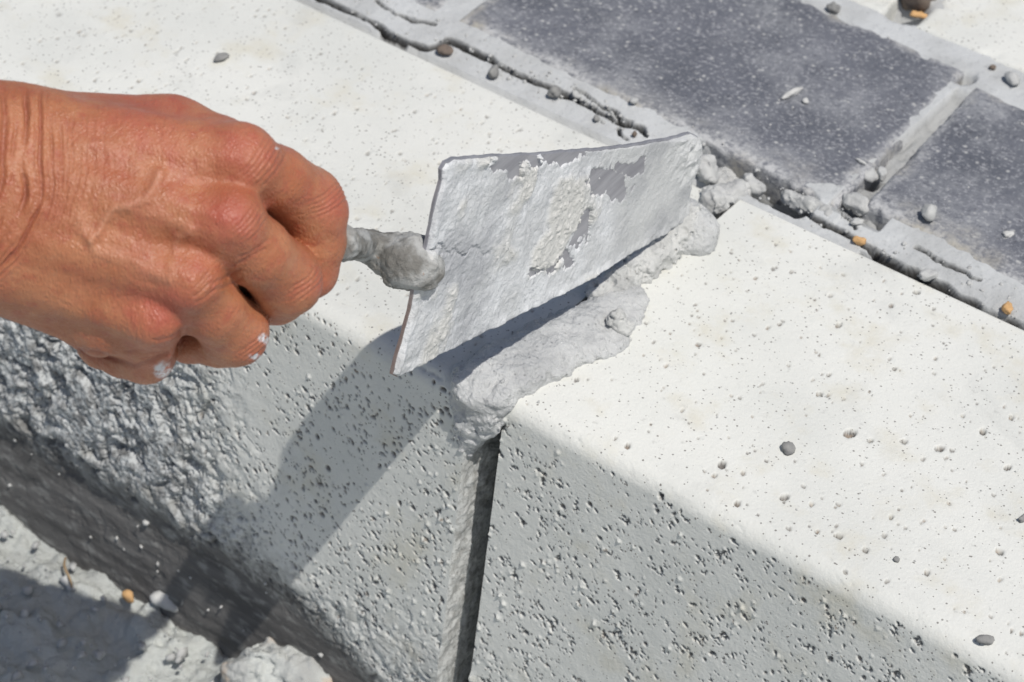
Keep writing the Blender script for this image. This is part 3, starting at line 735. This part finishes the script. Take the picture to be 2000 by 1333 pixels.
# ------------------------------------------------------------------ the hand
def hand():
    lo, hi, h = (-380, 0, -330), (712, 800, 400), 4.8
    fl = Field(lo, hi, h)
    P = fl.blank(); k = 34
    # forearm and wrist
    fl.cap(P, (-40, 290, 10), (-420, 179, 200), 128, 150, 60)
    fl.cap(P, (-40, 470, -10), (-420, 375, 180), 122, 150, 60)
    fl.cap(P, (-60, 380, -10), (-420, 286, 170), 150, 170, 60)
    fl.cap(P, (-30, 285, 0), (60, 280, 5), 112, 108, 50)
    # metacarpals (dorsum)
    fl.cap(P, (40, 285, 0), (468, 314, 48), 112, 66, k)
    fl.cap(P, (30, 350, 30), (438, 430, 78), 112, 66, k)
    fl.cap(P, (10, 420, 20), (362, 540, 58), 112, 62, k)
    fl.cap(P, (0, 480, -15), (292, 615, 5), 112, 56, k)
    # palm side, thumb ball, heel
    fl.cap(P, (110, 285, -70), (330, 290, -70), 108, 100, k)
    fl.cap(P, (330, 290, -60), (420, 300, -20), 96, 78, k)
    fl.cap(P, (60, 400, -90), (360, 440, -80), 110, 90, k)
    fl.cap(P, (10, 510, -60), (205, 608, -90), 105, 84, k)
    fl.cap(P, (205, 608, -90), (300, 600, -60), 84, 70, k)
    fl.cap(P, (380, 470, -40), (300, 560, -40), 80, 70, k)
    # webs
    fl.cap(P, (455, 370, 40), (484, 384, 5), 50, 38, 24)
    fl.cap(P, (400, 490, 40), (432, 520, -20), 50, 38, 24)
    fl.cap(P, (325, 580, 10), (340, 618, -50), 46, 36, 24)
    # knuckle caps
    fl.cap(P, (474, 308, 54), (462, 306, 56), 60, 60, 24)
    fl.cap(P, (450, 428, 92), (440, 428, 90), 60, 60, 22)
    fl.cap(P, (368, 545, 66), (360, 545, 64), 56, 56, 22)
    fl.cap(P, (305, 618, 18), (295, 618, 16), 50, 50, 22)
    # fingers: u, v, w, radius
    fingers = [
        [(468, 314, 46, 64), (542, 350, -38, 63), (602, 398, -128, 70), (610, 416, -142, 67), (613, 470, -172, 62), (603, 528, -196, 56), (575, 555, -220, 46)],
        [(442, 430, 80, 66), (503, 492, 0, 67), (556, 542, -96, 69), (560, 552, -108, 66), (540, 574, -165, 59), (495, 577, -215, 53), (440, 570, -220, 45)],
        [(366, 545, 56, 60), (413, 602, -35, 62), (456, 645, -125, 66), (458, 651, -136, 63), (430, 663, -175, 54), (372, 660, -210, 48), (320, 640, -215, 42)],
        [(296, 620, 6, 52), (292, 660, -85, 52), (288, 690, -165, 55), (282, 696, -178, 53), (240, 694, -205, 43), (195, 680, -220, 38), (170, 660, -215, 34)],
        [(120, 300, -110, 90), (300, 340, -170, 68), (430, 390, -225, 56), (530, 440, -255, 46)],      # thumb, behind
    ]
    G = fl.blank()
    for f_ in fingers:
        T = fl.blank()
        fl.chain(T, f_, 14)
        G = smin(G, T, 2)
        del T
    F = smin(P, G, 26)
    del P, G
    V, Q = fl.mesh(F)
    # one round of subdivision, then details along the normals
    me = bpy.data.meshes.new('tmp'); me.from_pydata([], [], [])
    tmp = mesh_obj('tmp', V, Q, M_SKIN, scale=1.0)
    sm = tmp.modifiers.new('a', 'SMOOTH'); sm.factor = .5; sm.iterations = 3
    sb = tmp.modifiers.new('b', 'SUBSURF'); sb.levels = 1; sb.render_levels = 1
    dg = bpy.context.evaluated_depsgraph_get(); ev = tmp.evaluated_get(dg); m2 = ev.to_mesh()
    n = len(m2.vertices); V = np.empty(n*3, np.float32); m2.vertices.foreach_get('co', V); V = V.reshape(-1, 3)
    N = np.empty(n*3, np.float32); m2.vertex_normals.foreach_get('vector', N); N = N.reshape(-1, 3)
    Q = np.empty(len(m2.loops), np.int32); m2.loops.foreach_get('vertex_index', Q); Q = Q.reshape(-1, 4)
    ev.to_mesh_clear(); bpy.data.objects.remove(tmp)
    u, v, w = V.T
    up = np.clip(N[:, 2]*1.6, 0, 1)                       # back of the hand
    D = 1.8*fbm(u/70, v/70, w/70, 3, 301)+.7*fbm(u/22, v/22, w/22, 3, 302)
    wu, wv = u+9*fbm(u/32, v/32, 0, 3, 303), v+9*fbm(u/32, v/32, 4, 3, 304)
    pale = np.zeros(n); red = np.zeros(n); crease = np.zeros(n)
    def ridge(pts, wd, hgt, pal=0.):
        nonlocal D, pale
        d = pseg(wu, wv, pts); g = np.exp(-(d/wd)**2)*up; D = D+hgt*g; pale = np.maximum(pale, pal*g)
    # veins
    ridge([(178, 470), (191, 447), (207, 422), (223, 407), (252, 400), (284, 389), (300, 365), (310, 340)], 10, 7.0, .7)
    ridge([(150, 425), (168, 455), (187, 486), (215, 500), (252, 512), (299, 530), (330, 545)], 13, 4.2, .4)
    ridge([(335, 520), (345, 498), (349, 470), (372, 455)], 11, 4.0, .4)
    ridge([(166, 276), (190, 288), (212, 298), (252, 314), (276, 330), (310, 340)], 15, 4.0, .3)
    ridge([(310, 340), (350, 338), (400, 330)], 16, 3.0, .3)
    ridge([(252, 400), (300, 420), (345, 440), (372, 455)], 15, 3.0, .3)
    # tendons
    ridge([(80, 330), (250, 360), (440, 425)], 20, 4); ridge([(70, 285), (250, 290), (470, 305)], 22, 3); ridge([(60, 410), (220, 470), (360, 540)], 20, 3)
    # hollows between the knuckles
    for (a, b, r_, dp) in ((395, 372, 34, 6), (455, 490, 24, 5), (330, 480, 30, 4), (300, 560, 26, 4), (395, 545, 14, 3)):
        D -= dp*np.exp(-(((u-a)/r_)**2+((v-b)/r_)**2))*up
    # wrist folds
    q = u+.0021*np.maximum(v-330, 0)**2-.0010*np.maximum(300-v, 0)**1.6+10*fbm(u/50, v/80, 0, 3, 305)
    span = sstep(165, 205, v)*sstep(620, 520, v)
    rng = np.random.default_rng(5)
    for q0, dp, wd in ((-60, 5, 7), (-25, 6, 6), (6, 5, 5), (27, 2.5, 3.5), (49, 8, 5), (70, 2.0, 3), (82, 6.0, 4.2), (96, 2.6, 3), (105, 3.4, 3), (113, 1.8, 2.4), (121, 2.8, 2.6), (129, 1.6, 2.4), (137, 2.4, 2.4), (146, 1.4, 2.2), (154, 2.0, 2.4), (166, 1.2, 2.2), (181, 1.0, 2.2), (199, .8, 2.2)):
        loc = span*sstep(-.55, .15, fbm(v/55, q0*.37, 0, 3, 306))
        loc = loc*(1 if q0 < 100 else sstep(215, 250, v)*sstep(480, 420, v))
        g = np.exp(-((q-q0)/wd)**2)*loc*np.clip(N[:, 2]*2+.6, 0, 1)
        D -= 1.25*dp*g; D += .5*dp*np.exp(-((q-q0-2.1*wd)/(1.5*wd))**2)*loc; crease = np.maximum(crease, g*min(1, dp/6.5))
    # fine lengthwise grain on the back of the hand
    D += 1.1*fbm(u/5.0, v/24, 0, 3, 307)*up*sstep(430, 280, u)*sstep(80, 140, u)+.28*fbm(u/9, v/9, w/9, 3, 311)
    # knuckle wrinkles (finger joints)
    def wrinkles(cu, cv, ang, cnt, sp, half, dp):
        nonlocal D, crease
        ca, sa = math.cos(ang), math.sin(ang)
        a = (u-cu)*ca+(v-cv)*sa; b = -(u-cu)*sa+(v-cv)*ca
        a = a+.0035*b*b+3*fbm(u/30, v/30, 3, 3, 308)
        for i in range(cnt):
            o = (i-(cnt-1)/2)*sp
            g = np.exp(-((a-o)/2.3)**2)*np.exp(-(b/half)**4)*np.clip(N[:, 2]*2+.8, 0, 1); D -= 1.3*dp*g; crease = np.maximum(crease, .5*g)
    wrinkles(520, 320, .62, 6, 10, 45, 1.7); wrinkles(648, 390, .95, 5, 9, 42, 1.8); wrinkles(490, 440, .7, 5, 9, 34, 1.4)
    wrinkles(600, 560, .85, 4, 9, 36, 1.7); wrinkles(500, 680, .85, 4, 8, 34, 1.6); wrinkles(405, 560, .75, 5, 8, 26, 1.5); wrinkles(300, 690, 1.5, 3, 9, 30, 1.6)
    # web folds
    for pts in ([(385, 590), (430, 565), (475, 545)], [(380, 575), (425, 548), (470, 528)], [(470, 500), (505, 485), (525, 470)], [(455, 520), (490, 500), (515, 490)], [(300, 665), (330, 660), (362, 645)], [(240, 690), (280, 690), (320, 672)]):
        d = pseg(wu, wv, pts); g = np.exp(-(d/3.2)**2); D -= 2.4*g; crease = np.maximum(crease, .45*g)
    d = pseg(u, v, [(150, 684), (190, 690), (228, 704), (262, 716), (300, 705), (330, 690)]); g = np.exp(-(d/4)**2); D -= 5*g; crease = np.maximum(crease, .7*g)
    for cu, cv, r_, a in ((445, 425, 70, .75), (470, 290, 85, .6), (660, 395, 50, .6), (315, 600, 75, .75), (385, 520, 50, .5), (300, 220, 120, .6), (505, 690, 40, .4), (615, 560, 40, .4), (320, 720, 40, .5)):
        red = np.maximum(red, a*np.exp(-(((u-cu)/r_)**2+((v-cv)/r_)**2)))
    red = np.clip(red+.45*fbm(u/38, v/38, w/38, 5, 309, .6), 0, 1)
    sme = np.zeros(n)
    for cu, cv, rx, ry in ((318, 722, 20, 17), (513, 660, 9, 9), (500, 697, 14, 6), (540, 290, 5, 3), (522, 668, 6, 10)):
        sme = np.maximum(sme, sstep(1.2, .55, np.hypot((u-cu)/rx, (v-cv)/ry)+.35*fbm(u/9, v/9, 0, 3, 310)))
    V = V+N*D[:, None]
    Wd = CAM+(fw+RT*((V[:, :1]-1000)/FPX)-UP*((V[:, 1:2]-666.5)/FPX))*(HD-V[:, 2:3]*HS)
    ob = mesh_obj('person', Wd, Q[:, ::-1], M_SKIN, attrs={'pale': pale, 'red': red, 'crease': crease, 'smear': sme})
    return tag(ob, 'bare suntanned hand gripping the trowel handle, white mortar smears on the knuckles', 'person')
hand()

# ------------------------------------------------------------------ loose stones and crumbs
def ico(sub):
    import bmesh
    bm = bmesh.new(); bmesh.ops.create_icosphere(bm, subdivisions=sub, radius=1.0)
    V = np.array([v.co[:] for v in bm.verts]); F = np.array([[v.index for v in f.verts] for f in bm.faces]); bm.free(); return V, F
IV, IF = ico(3); IV1, IF1 = ico(1)
def stone(name, px, py, z, r, mat, label, cat, seed, sq=(1, .85, .7), rough=.38, group='loose stones'):
    if z is None:
        p = onbed(px, py); z = float(bedz(p[0], p[1]))
    p = onz(px, py, z+r*.4)
    d = 1+rough*fbm(IV[:, 0]*1.1+seed, IV[:, 1]*1.1, IV[:, 2]*1.1, 4, seed, .55)*1.6
    V = IV*d[:, None]*r*np.array(sq)
    a = seed*1.7; ca, sa = math.cos(a), math.sin(a)
    V = np.stack([V[:, 0]*ca-V[:, 1]*sa, V[:, 0]*sa+V[:, 1]*ca, V[:, 2]], 1)
    V[:, 2] -= V[:, 2].min()+r*.12
    ob = mesh_obj(name, V, IF, mat); ob.location = Vector((p[0], p[1], z))*S
    return tag(ob, label, cat, group)
ST = [
 ('pebble', 432, 112, 0, .30, M_STONE, 'flat grey pebble on the pale kerb above the hand', 'pebble', (1.1, .7, .45)),
 ('pebble', 869, 101, None, .30, M_BROWN, 'brown pebble at the bend of the crack, leftmost in the cement joint', 'pebble', (1, .9, .75)),
 ('pebble', 964, 146, None, .30, M_STONE, 'rough grey pebble in the cement joint, second from the left', 'pebble', (1, .9, .8)),
 ('pebble', 1084, 184, None, .30, M_STONE, 'round grey pebble in the joint touching the crack', 'pebble', (1, .9, .85)),
 ('pebble', 1126, 186, None, .20, M_CLOD, 'oblong grey pebble lying along the crack', 'pebble', (1.4, .7, .6)),
 ('pebble', 1165, 234, None, .15, M_STONE, 'tiny grey pebble in the joint above the trowel blade', 'pebble', (1, .9, .8)),
 ('pebble', 1238, 200, HP, .16, M_CLOD, 'tiny pale pebble on the near edge of the dark paver', 'pebble', (1, .9, .8)),
 ('pebble', 1239, 266, None, .14, M_BROWN, 'small brown pebble inside the looped crack', 'pebble', (.7, .7, 1)),
 ('mortar_chip', 1548, 180, HP, .36, M_PALE, 'elongated white chip lying on the dark paver', 'chip', (1.5, .45, .4)),
 ('mortar_chip', 1573, 198, HP, .17, M_PALE, 'tiny white chip beside the elongated chip on the dark paver', 'chip', (1, .8, .5)),
 ('mortar_clod', 1815, 422, HP, .38, M_CLOD, 'round grey clod on the right dark paver', 'clod', (1, .95, .85)),
 ('mortar_chip', 1968, 457, HP, .22, M_PALE, 'small white chip on the right dark paver', 'chip', (1.1, .8, .5)),
 ('mortar_chip', 1682, 316, HP, .16, M_PALE, 'thin white chip near the chipped corner of the dark paver', 'chip', (1.6, .5, .4)),
 ('pebble', 1540, 876, 0, .27, M_STONE, 'dark grey rounded pebble on the right kerb stone', 'pebble', (1.1, .85, .65)),
 ('pebble', 1925, 1252, 0, .23, M_STONE, 'dark pebble at the front edge of the right kerb stone', 'pebble', (1.3, .75, .6)),
 ('pebble', 1751, 1094, 0, .13, M_STONE, 'tiny grey pebble near the front of the right kerb stone', 'pebble', (1, .9, .6)),
 ('pebble', 1996, 1014, 0, .16, M_STONE, 'dark pebble cut by the right edge of the photo', 'pebble', (1.2, .8, .7)),
 ('ochre_chip', 1678, 473, None, .26, M_ORANGE, 'bright orange chip stuck in the crack behind the kerb', 'chip', (1.0, .6, .7)),
 ('ochre_chip', 1968, 607, None, .27, M_ORANGE, 'orange chip in the crack at the right edge of the photo', 'chip', (1.2, .7, .7)),
 ('mortar_clod', 1812, 540, None, .32, M_CLOD, 'pale clod bridging the crack behind the kerb', 'clod', (1.3, .8, .6)),
 ('pebble', 1628, 18, None, .32, M_STONE, 'grey pebble in the joint near the top edge of the photo', 'pebble', (1.1, .8, .7)),
 ('stone', 1788, 4, -.35, 1.0, M_BROWN, 'dark brown stone stuck in the hole between the pale pavers', 'stone', (.9, .8, 1.0)),
 ('ochre_chip', 1794, 30, -.1, .30, M_ORANGE, 'orange chip below the dark stone between the pale pavers', 'chip', (1.2, .7, .6)),
 ('pebble', 1978, 156, None, .40, M_CLOD, 'flat grey stone in the joint below the upper right pale paver', 'pebble', (1.2, .7, .6)),
 ('pebble', 1939, 133, None, .16, M_BROWN, 'tiny dark pebble at the edge of the upper right pale paver', 'pebble', (1, .8, .7)),
 ('pebble', 1697, 348, -.15, .34, M_CLOD, 'round stone in the gap between the two dark pavers', 'pebble', (1, .9, .9)),
 ('pebble', 1722, 342, .0, .28, M_CLOD, 'oblong stone in the gap between the two dark pavers', 'pebble', (1.4, .7, .7)),
 ('pebble', 1672, 435, None, .22, M_CLOD, 'small grey pebble below the pale block of mortar', 'pebble', (1.2, .7, .5)),
 ('ochre_chip', 250, 1166, -20.1, .32, M_ORANGE, 'ochre chip on the sunlit ground at the foot of the kerb', 'chip', (1.1, .8, .7)),
 ('pebble', 372, 1192, -20.3, .65, M_STONE, 'grey stone in the shade against the foot of the kerb', 'stone', (.8, .8, 1.1)),
 ('mortar_clod', 330, 1180, -20.2, .60, M_PALE, 'white clod on the ground next to the shaded grey stone', 'clod', (1.3, .9, .7)),
]
for i, (nm, px, py, z, r, mt, lb, ct, sq) in enumerate(ST): stone(nm, px, py, z, r, mt, lb, ct, 400+i*3, sq)
def big_clod():
    fl_pts = [[(470, 1322, -19.0, .8), (540, 1300, -18.8, 1.0), (600, 1318, -19.0, 1.0), (660, 1345, -19.4, .8)], [(520, 1345, -19.5, 1.2), (600, 1370, -19.6, 1.3)], [(430, 1330, -19.6, .6)]]
    return mortar('mortar_clod', fl_pts, .5, M_CLODO, 'large pale clod with ochre stains at the bottom edge of the photo', .45, .25, h=.09, f1=.9, f2=3.2, seed=291, cat='clod')
def mat_clodo():
    t = NT('stained_clod'); c = t.mix(t.ramp(t.noise(60, 4), .35, .68), (.54, .56, .54), (.42, .43, .42))
    c = t.mix(t.ramp(t.noise(38, 4), .52, .66, 0, .8), c, (.58, .40, .25)); t.col(c); t.rough(.92); t.bump(t.noise(260, 5, .7), .002, .8); return t.m
M_CLODO = mat_clodo(); big_clod()
# straw on the ground
def straw():
    a, b = onz(128, 1090, -19.5), onz(136, 1148, -19.6); k = 7; ang = np.linspace(0, 2*np.pi, k, endpoint=False); V = []
    d = (b-a)/np.linalg.norm(b-a); e = np.cross(d, [0, 0, 1]); g = np.cross(d, e)
    for i in range(9):
        t = i/8; c = a+(b-a)*t+e*.10*math.sin(t*5)+np.array([0, 0, .12*math.sin(t*3.1)]); r = .07*(1-.6*abs(t-.4))
        V += [c+r*(math.cos(x)*e+math.sin(x)*g) for x in ang]
    F = [(i*k+j, i*k+(j+1) % k, (i+1)*k+(j+1) % k, (i+1)*k+j) for i in range(8) for j in range(k)]
    return tag(mesh_obj('straw', V, F, M_STRAW), 'thin brown stalk on the sunlit ground at the left edge', 'straw')
straw()
# uncountable crumbs and grit
def crumbs(name, gen, n, mat, seed, rmin, rmax):
    rng = np.random.default_rng(seed); Vs = []; Fs = []; off = 0
    for i in range(n):
        p = gen(rng)
        if p is None: continue
        r = rmin+(rmax-rmin)*rng.random()**3
        V = IV1*(1+.35*rng.normal(size=(len(IV1), 1)).clip(-1, 1))*r*rng.uniform(.6, 1.1, 3)+np.array(p)+np.array([0, 0, r*.3])
        Vs.append(V); Fs.append(IF1+off); off += len(V)
    return tag(mesh_obj(name, np.concatenate(Vs), np.concatenate(Fs), mat, smooth=False), kind='stuff')
def g_joint(rng):
    x = rng.uniform(-24, 22); y = rng.uniform(W+.1, W+2.0); return (x, y, -.02+(HP-.10)*np.clip((y-W)/2.2, 0, 1))
def g_dark(rng):
    u, v = rng.random(2); p = a_FL+(a_FR-a_FL)*u+(a_BR-a_FR)*v if rng.random() < .6 else b_FL+(b_FR-b_FL)*u+(b_BL-b_FL)*v; return (p[0], p[1], HP-.02)
def g_bead(rng):
    t = rng.random(); p = onz(940+t*300+rng.normal()*22, 800-t*195+rng.normal()*22+abs(rng.normal())*10, 0)
    return (p[0], p[1], 0) if p[1] > .8 and p[0] > .1 else None
def g_top(rng):
    p = onz(rng.uniform(990, 2000), rng.uniform(390, 1330), 0); return (p[0], p[1], 0) if .9 < p[1] < W-.4 and p[0] > .4 else None
def g_ground(rng): return (rng.uniform(-34, 0), rng.uniform(-12, -2.8), -20.0)
def g_face(rng): 
    x = rng.uniform(-30, -4); z = rng.uniform(-18.5, -13); return (x, -.45+.096*(z+.6)+rng.uniform(.1, .3), z)
crumbs('joint_grit', g_joint, 420, M_CLOD, 1, .03, .12)
crumbs('paver_grit', g_dark, 260, M_PALE, 2, .02, .07)
crumbs('mortar_crumbs', g_bead, 140, M_CRU, 5, .02, .10)
crumbs('kerb_grit', g_top, 260, M_CLOD, 6, .015, .05)
crumbs('ground_grit', g_ground, 500, M_CLOD, 3, .06, .35)
crumbs('face_crumbs', g_face, 60, M_PALE, 4, .05, .16)
